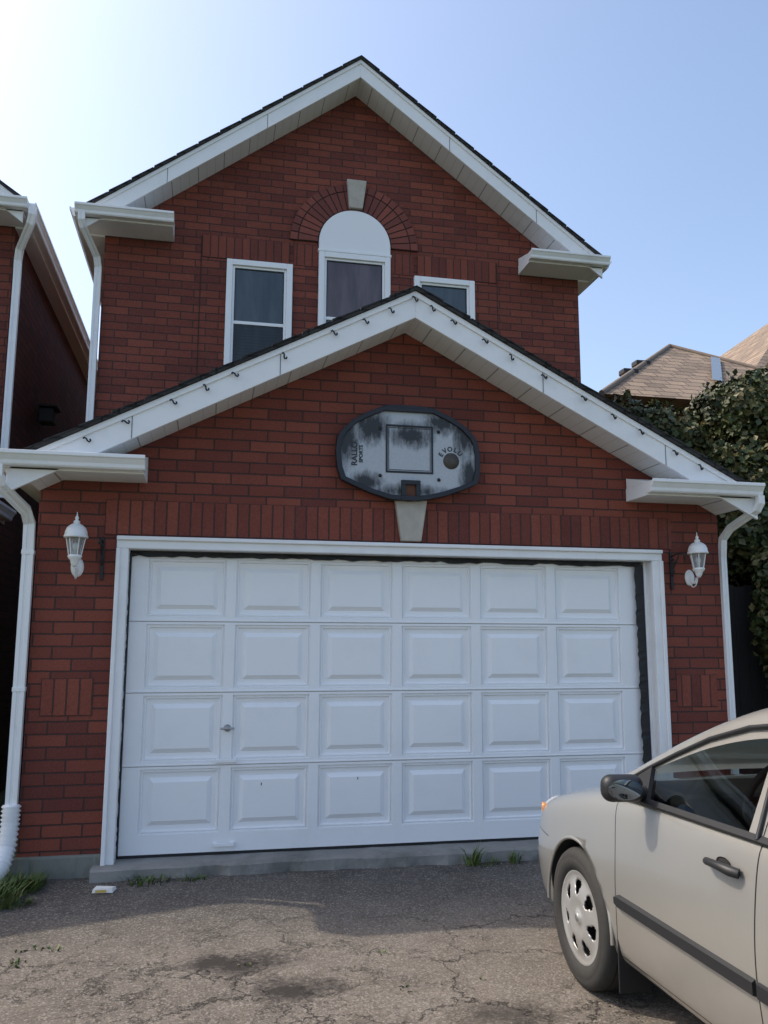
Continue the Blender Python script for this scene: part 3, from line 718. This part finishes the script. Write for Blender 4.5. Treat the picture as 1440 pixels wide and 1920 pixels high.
# ------------------------------------------------------------------ car
def car():
    CX,Y0=2.60,-1.54
    C=empty("parked_car",(CX,Y0,0))
    t=NT("car_paint");x,y,z=t.sep();n=t.noise(3,4,.6,t.obj()).outputs["Fac"]
    base=t.mix(n,(.405,.395,.365),(.440,.430,.398))
    dz=t.ramp(t.math('ADD',z,t.math('MULTIPLY',t.math('SUBTRACT',n,.5),.25)),[(.18,.6),(.45,0.)])
    base=t.mix(t.math('MULTIPLY',dz,.7),base,(.24,.22,.185))
    def band(val,c,wd): return t.math('LESS_THAN',t.math('ABSOLUTE',t.math('SUBTRACT',val,c)),wd)
    side=t.math('GREATER_THAN',t.math('ABSOLUTE',x),.70)
    s=t.math('MULTIPLY',y,-1.)
    sz=t.math('SUBTRACT',z,.62)
    curv=t.math('ADD',s,t.math('MULTIPLY',t.math('MULTIPLY',sz,sz),.55))
    zz=t.math('MULTIPLY',t.math('GREATER_THAN',z,.27),side)
    l1=band(curv,1.30,.0035);l2=band(s,2.26,.0035);l3=band(s,3.30,.0035)
    ln=t.math('MULTIPLY',t.math('MAXIMUM',l1,t.math('MAXIMUM',l2,l3)),zz)
    sill=t.math('MULTIPLY',band(z,.272,.0035),t.math('MULTIPLY',side,t.math('MULTIPLY',t.math('GREATER_THAN',s,1.27),t.math('LESS_THAN',s,3.30))))
    hood=t.math('MULTIPLY',band(t.math('ABSOLUTE',x),.715,.0035),t.math('MULTIPLY',t.math('GREATER_THAN',z,.70),t.math('LESS_THAN',s,1.12)))
    bump_=t.math('MULTIPLY',band(z,.60,.003),t.math('LESS_THAN',s,.50))
    allg=t.math('MAXIMUM',t.math('MAXIMUM',ln,bump_),t.math('MAXIMUM',sill,hood))
    t.color(t.mix(allg,base,(.02,.02,.02)))
    t.b.inputs["Metallic"].default_value=.55;t.b.inputs["Roughness"].default_value=.34
    t.b.inputs["Coat Weight"].default_value=.9;t.b.inputs["Coat Roughness"].default_value=.04
    dn=t.noise(220,2,.5,t.obj());t.bump(t.math('SUBTRACT',t.math('MULTIPLY',dn.outputs["Fac"],.03),allg),.25,.004)
    paint=t.m
    trim=plain("black_trim",(.014,.015,.017),.5,var=.2,scale=30)
    dark=plain("underbody",(.012,.012,.012),.9)
    inter=plain("car_interior",(.035,.035,.038),.8,var=.2)
    g=NT("car_glass");g.n.remove(g.b);out=g.n["Material Output"]
    tr=g.new("ShaderNodeBsdfTransparent");tr.inputs[0].default_value=(.34,.39,.38,1)
    gl=g.new("ShaderNodeBsdfGlossy");gl.inputs["Roughness"].default_value=.01;gl.inputs[0].default_value=(.95,.97,1,1)
    fr=g.new("ShaderNodeFresnel");fr.inputs[0].default_value=1.5;mx=g.new("ShaderNodeMixShader")
    g.l(fr.outputs[0],mx.inputs[0]);g.l(tr.outputs[0],mx.inputs[1]);g.l(gl.outputs[0],mx.inputs[2]);g.l(mx.outputs[0],out.inputs[0])
    glass=g.m
    def loft(name,secs,matf,mats,closed_caps=True,sub=2):
        v=[];f=[];mi=[]
        full=[]
        for s,pts in secs:
            r=[(a,-s,b) for a,b in pts]
            l=[(-a,-s,b) for a,b in reversed(pts) if abs(a)>1e-6]
            full.append(r+l)
        m=len(full[0])
        for r in full: v+=r
        bottom_closed=abs(secs[0][1][0][0])<1e-6
        for i in range(len(full)-1):
            for k in range(m if bottom_closed else m-1):
                k2=(k+1)%m
                f.append((i*m+k,i*m+k2,(i+1)*m+k2,(i+1)*m+k))
                kk=min(k,m-1-k) if bottom_closed else min(k,m-2-k)
                mi.append(matf(i,kk))
        if closed_caps:
            f.append(tuple(range(m)));mi.append(0);f.append(tuple((len(full)-1)*m+k for k in range(m-1,-1,-1)));mi.append(0)
        o=mobj(name,v,f,mats,C,True,mi)
        if sub:
            sm=o.modifiers.new("s","SUBSURF");sm.levels=sub;sm.render_levels=sub
        return o
    st=[(0.0,.52,.30,.57,.59),(.035,.64,.235,.63,.66),(.16,.765,.205,.69,.76),(.42,.832,.195,.765,.85),(.80,.850,.195,.84,.93),(1.08,.853,.195,.895,.985),(1.28,.855,.195,.925,1.0),
        (1.50,.855,.195,.940,0),(1.9,.857,.195,.950,0),(2.4,.857,.195,.960,0),(3.0,.857,.195,.972,0),(3.5,.855,.20,.985,0),
        (3.75,.85,.21,.99,1.04),(4.1,.83,.23,.975,1.03),(4.38,.79,.26,.95,1.0),(4.49,.73,.30,.90,.93),(4.53,.64,.36,.80,.81)]
    secs=[]
    for s,w_,zb,zs,zt in st:
        L=lambda a:zb+(zs-zb)*a
        low=[(0,zb),(.78*w_,zb),(.94*w_,zb+.03),(.968*w_,L(.16)),(.997*w_,L(.42)),(1.0*w_,L(.60)),(.974*w_,L(.87)),(.945*w_,zs)]
        if zt>0: top=[(.84*w_,zs+.50*(zt-zs)),(.45*w_,zs+.88*(zt-zs)),(0,zt)]
        else: top=[(.90*w_,zs+.004),(.86*w_,.82),(0,.80)]
        secs.append((s,low+top))
    body=loft("body",secs,lambda i,k:(1 if (k<=1) else (2 if (6<i<12 and k>=8) else 0)),[paint,dark,inter])
    cut=[]
    for sy in(.87,3.47):
        for sx in(-1,1):
            o=lathe("arch_cutter",[(0,sx*.50),(.345,sx*.50),(.345,sx*1.2),(0,sx*1.2)],40,dark,None,False,axis='X')
            o.location=(CX,Y0-sy,.315);cut.append(o)
    bpy.context.view_layer.update()
    for o in cut:
        m=body.modifiers.new("w","BOOLEAN");m.object=o;m.operation='DIFFERENCE';m.solver='EXACT'
    dg=bpy.context.evaluated_depsgraph_get();me=bpy.data.meshes.new_from_object(body.evaluated_get(dg))
    body.modifiers.clear();body.data=me
    for o in cut: bpy.data.objects.remove(o)
    for sy in(.87,3.47):
        for sx in(-1,1):
            P=[]
            for i in range(29):
                a=math.radians(-2+184*i/28);P.append((sx*.836,-sy+.350*math.cos(a),.315+.350*math.sin(a)))
            tube("arch_lip",P,.009,paint,C,res=2)
    gh=[(1.00,[(.72,.925),(.715,.935),(.705,.945),(.66,.962),(.35,.985),(0,.99)]),
        (1.14,[(.775,.93),(.765,.955),(.745,.985),(.69,1.015),(.36,1.055),(0,1.065)]),
        (1.30,[(.790,.934),(.752,1.010),(.730,1.050),(.673,1.080),(.35,1.125),(0,1.135)]),
        (1.42,[(.795,.938),(.735,1.070),(.712,1.112),(.655,1.145),(.34,1.19),(0,1.20)]),
        (1.60,[(.800,.942),(.702,1.155),(.678,1.200),(.618,1.228),(.32,1.27),(0,1.28)]),
        (1.80,[(.803,.948),(.672,1.243),(.645,1.285),(.585,1.312),(.31,1.35),(0,1.36)]),
        (2.02,[(.804,.953),(.645,1.308),(.612,1.352),(.555,1.382),(.30,1.415),(0,1.425)]),
        (2.20,[(.805,.958),(.638,1.335),(.600,1.382),(.54,1.410),(.30,1.442),(0,1.452)]),
        (2.28,[(.805,.960),(.636,1.340),(.598,1.390),(.54,1.420),(.30,1.450),(0,1.460)]),
        (2.37,[(.805,.962),(.635,1.343),(.596,1.394),(.54,1.424),(.30,1.455),(0,1.465)]),
        (2.90,[(.803,.968),(.640,1.325),(.602,1.38),(.545,1.412),(.30,1.445),(0,1.455)]),
        (3.26,[(.798,.976),(.655,1.275),(.620,1.332),(.565,1.365),(.31,1.40),(0,1.41)]),
        (3.55,[(.790,.982),(.685,1.19),(.655,1.25),(.600,1.285),(.33,1.325),(0,1.335)]),
        (3.90,[(.765,.985),(.735,1.02),(.715,1.04),(.67,1.055),(.36,1.08),(0,1.085)])]
    def gm(i,k):
        if k==0:
            if i<=1: return 2
            if i in(7,8): return 0
            if i>=11: return 0
            return 1
        if k>=3: return 1 if (i<6 or i>=11) else 0
        return 0
    loft("greenhouse",gh,gm,[paint,glass,trim],False,2)
    for sx in(-1,1):
        P=[(sx*(a+.006),-s,b) for s,a,b in [(1.26,.770,.985),(1.42,.737,1.068),(1.60,.705,1.150),(1.80,.676,1.232),(2.02,.652,1.296),(2.20,.646,1.322)]]
        tube("window_seal",P,.009,trim,C)
        tube("window_seal_b",[(sx*.652,-2.20,1.322),(sx*.725,-2.225,1.15),(sx*.812,-2.245,.962)],.008,trim,C)
        tube("window_seal_rear",[(sx*.650,-2.38,1.328),(sx*.652,-2.9,1.312),(sx*.668,-3.24,1.262)],.009,trim,C)
        v=[];f=[]
        ss=[1.20,1.6,1.9,2.4,3.0,3.5]
        for i,s in enumerate(ss):
            zb=.938+(s-1.2)*.0165;xx=.812
            v+=[(sx*xx,-s,zb-.006),(sx*(xx+.006),-s,zb+.004),(sx*(xx-.014),-s,zb+.020)]
        for i in range(len(ss)-1):
            for k in(0,1): f.append((i*3+k,i*3+k+1,i*3+k+4,i*3+k+3))
        o=mobj("belt_strip",v,f,trim,C);m=o.modifiers.new("s","SOLIDIFY");m.thickness=.006
        v=[];f=[]
        ss=[1.305,1.335,1.8,2.2,2.252];zc=.515
        for s in ss:
            h=.028 if s>1.32 else .018
            v+=[(sx*.850,-s,zc-h),(sx*.866,-s,zc-h*.8),(sx*.867,-s,zc+h*.6),(sx*.850,-s,zc+h)]
        for i in range(len(ss)-1):
            for k in range(3): f.append((i*4+k,i*4+k+1,i*4+k+5,i*4+k+4))
        f+=[(0,1,2,3),(16,17,18,19)]
        mobj("side_moulding_front",v,f,trim,C)
        box("side_moulding_rear",*sorted((sx*.85,sx*.866)),-3.0,-2.268,.488,.540,trim,C,.006)
        for hs in(2.10,3.12):
            o=lathe("handle_cup",[(0,0),(.040,.0),(.052,.004),(.054,0)],24,dark,C,loc=(0,0,0),axis='X');o.location=(sx*.838,-hs+.015,.845);o.scale=(1,.8,.50)
            tube("door_handle",[(sx*.846,-hs-.085,.842),(sx*.866,-hs-.06,.847),(sx*.874,-hs,.851),(sx*.866,-hs+.07,.847),(sx*.844,-hs+.095,.841)],.014,trim,C,[1.2,1.25,1.,.95,.8],3)
        bz=box("mirror_shell",-.086,.086,-.045,.045,-.054,.054,trim,C);md=bz.modifiers.new("b","BEVEL");md.width=.042;md.segments=6
        bz.location=(sx*.922,-1.53,1.012);bz.rotation_euler=(0,0,sx*.15)
        for p_ in bz.data.polygons: p_.use_smooth=True
        mm=plain("mirror_glass",(.20,.23,.27),.03,metal=1.)
        gz=lathe("mirror_glass",[(0,-.0475),(.055,-.0475),(.066,-.0465)],28,mm,C,axis='Y');gz.scale=(1.08,1,.62);gz.location=bz.location;gz.rotation_euler=bz.rotation_euler
        tube("mirror_stalk",[(sx*.78,-1.47,.975),(sx*.83,-1.49,.98),(sx*.87,-1.51,.99)],.026,trim,C,[1.3,1.,.9])
        v=[(sx*.806,-1.22,.945),(sx*.812,-1.52,.952),(sx*.745,-1.46,1.082)]
        mobj("mirror_sail",v+[(a-sx*.02,b,c) for a,b,c in v],[(0,1,2),(3,4,5),(0,1,4,3),(1,2,5,4),(2,0,3,5)],trim,C)
        hl=plain("headlamp_lens",(.50,.52,.54),.08,metal=.3);am=plain("amber_lens",(.50,.22,.08),.2)
        o=lathe("headlamp",[(0,-.05),(.06,-.045),(.11,-.02),(.13,.02),(.1,.05)],24,hl,C,axis='Y');o.location=(sx*.61,-.115,.645);o.scale=(1.0,-1.2,.62);o.rotation_euler=(-.35,0,-sx*.55)
        o=lathe("side_marker",[(0,-.012),(.030,-.010),(.050,0),(.04,.02)],16,am,C,axis='Y');o.location=(sx*.745,-.262,.680);o.scale=(.8,-1.,.95);o.rotation_euler=(-.25,0,-sx*1.25)
        tl=plain("tail_lamp_lens",(.35,.02,.015),.12)
        box("tail_lamp",*sorted((sx*.55,sx*.775)),-4.51,-4.36,.74,.90,tl,C,.03)
        box("mud_flap",*sorted((sx*.68,sx*.83)),-1.262,-1.252,.12,.34,trim,C,.003)
    box("grille",-.36,.36,-.035,.012,.52,.60,trim,C,.01)
    box("lower_grille",-.45,.45,-.03,.012,.27,.36,trim,C,.01)
    box("licence_plate",-.15,.15,.005,.016,.40,.49,plain("plate",(.7,.7,.7),.4),C,.003)
    box("rear_plate",-.15,.15,-4.548,-4.535,.62,.72,plain("plate2",(.7,.7,.7),.4),C,.003)
    for sx in(-1,1):
        box("seat_back",sx*.36-.22,sx*.36+.22,-2.46,-2.32,.80,1.14,inter,C,.05)
        box("head_rest",sx*.36-.12,sx*.36+.12,-2.50,-2.40,1.16,1.30,inter,C,.04)
    box("rear_seat",-.60,.60,-3.35,-3.2,.80,1.10,inter,C,.05)
    box("dashboard",-.70,.70,-1.62,-1.20,.80,.985,inter,C,.04)
    ws=[]
    for i in range(33):
        a=2*math.pi*i/32;ws.append((-.36+.175*math.cos(a),-1.80+.175*math.sin(a)*-.42,1.0+.175*math.sin(a)*.90))
    stw=plain("steering_grey",(.10,.10,.105),.6)
    tube("steering_wheel",ws,.015,stw,C)
    tube("steering_spoke",[(-.53,-1.80,1.0),(-.36,-1.78,.985),(-.19,-1.80,1.0)],.018,stw,C)
    tube("steering_column",[(-.36,-1.78,.985),(-.36,-1.60,.90)],.035,stw,C)
    tyre=plain("tyre",(.030,.029,.027),.8,var=.3,scale=40,bump=.3)
    cap=plain("wheel_cover",(.46,.455,.44),.36,metal=.5,var=.08,scale=20,dirt=(.24,.21,.18,.5))
    for sy in(.87,3.47):
        for sx in(-1,1):
            W=empty("wheel");W.parent=C;W.location=(sx*.745,-sy,.312)
            q=sx
            lathe("tyre",[(.20,q*-.09),(.29,q*-.095),(.308,q*-.075),(.312,q*-.03),(.312,q*.03),(.308,q*.070),(.296,q*.090),(.27,q*.101),(.262,q*.0985),(.258,q*.101),(.235,q*.098),(.206,q*.086),(.2,q*.05)],64,tyre,W,axis='X')
            for gx in(-.04,0,.04): lathe("groove",[(.3125,gx-.004),(.3128,gx),(.3125,gx+.004)],64,dark,W,axis='X')
            lathe("barrel",[(.0,q*.02),(.19,q*.02),(.203,q*.08)],48,dark,W,axis='X')
            NS=7;seg=16;n=NS*seg
            rr=[(.0,.098),(.022,.097),(.030,.088),(.050,.086),(.070,.091),(.090,.095),(.102,.094),(.112,.092),(.124,.090),(.136,.087),(.148,.084),(.158,.081),(.166,.079),(.180,.077),(.196,.080),(.204,.086),(.208,.082)]
            v=[];f=[]
            for r,xx in rr:
                for i in range(n):
                    a=2*math.pi*i/n+.2
                    v.append((q*xx,r*math.cos(a),r*math.sin(a)))
            wdt={.102:2.,.112:3.,.124:3.,.136:4.,.148:4.,.158:3.}
            for k in range(len(rr)-1):
                for i in range(n):
                    ph=i%seg;r=rr[k][0]
                    hole=(r in wdt) and abs(ph+.5-seg/2)<wdt[r]
                    if not hole: f.append((k*n+i,k*n+(i+1)%n,(k+1)*n+(i+1)%n,(k+1)*n+i))
            o=mobj("wheel_cover",v,f,cap,W,True);m=o.modifiers.new("s","SOLIDIFY");m.thickness=.006
            lathe("centre_mark",[(0,q*.1005),(.017,q*.100),(.019,q*.097)],20,M['steel'],W,axis='X')
car()
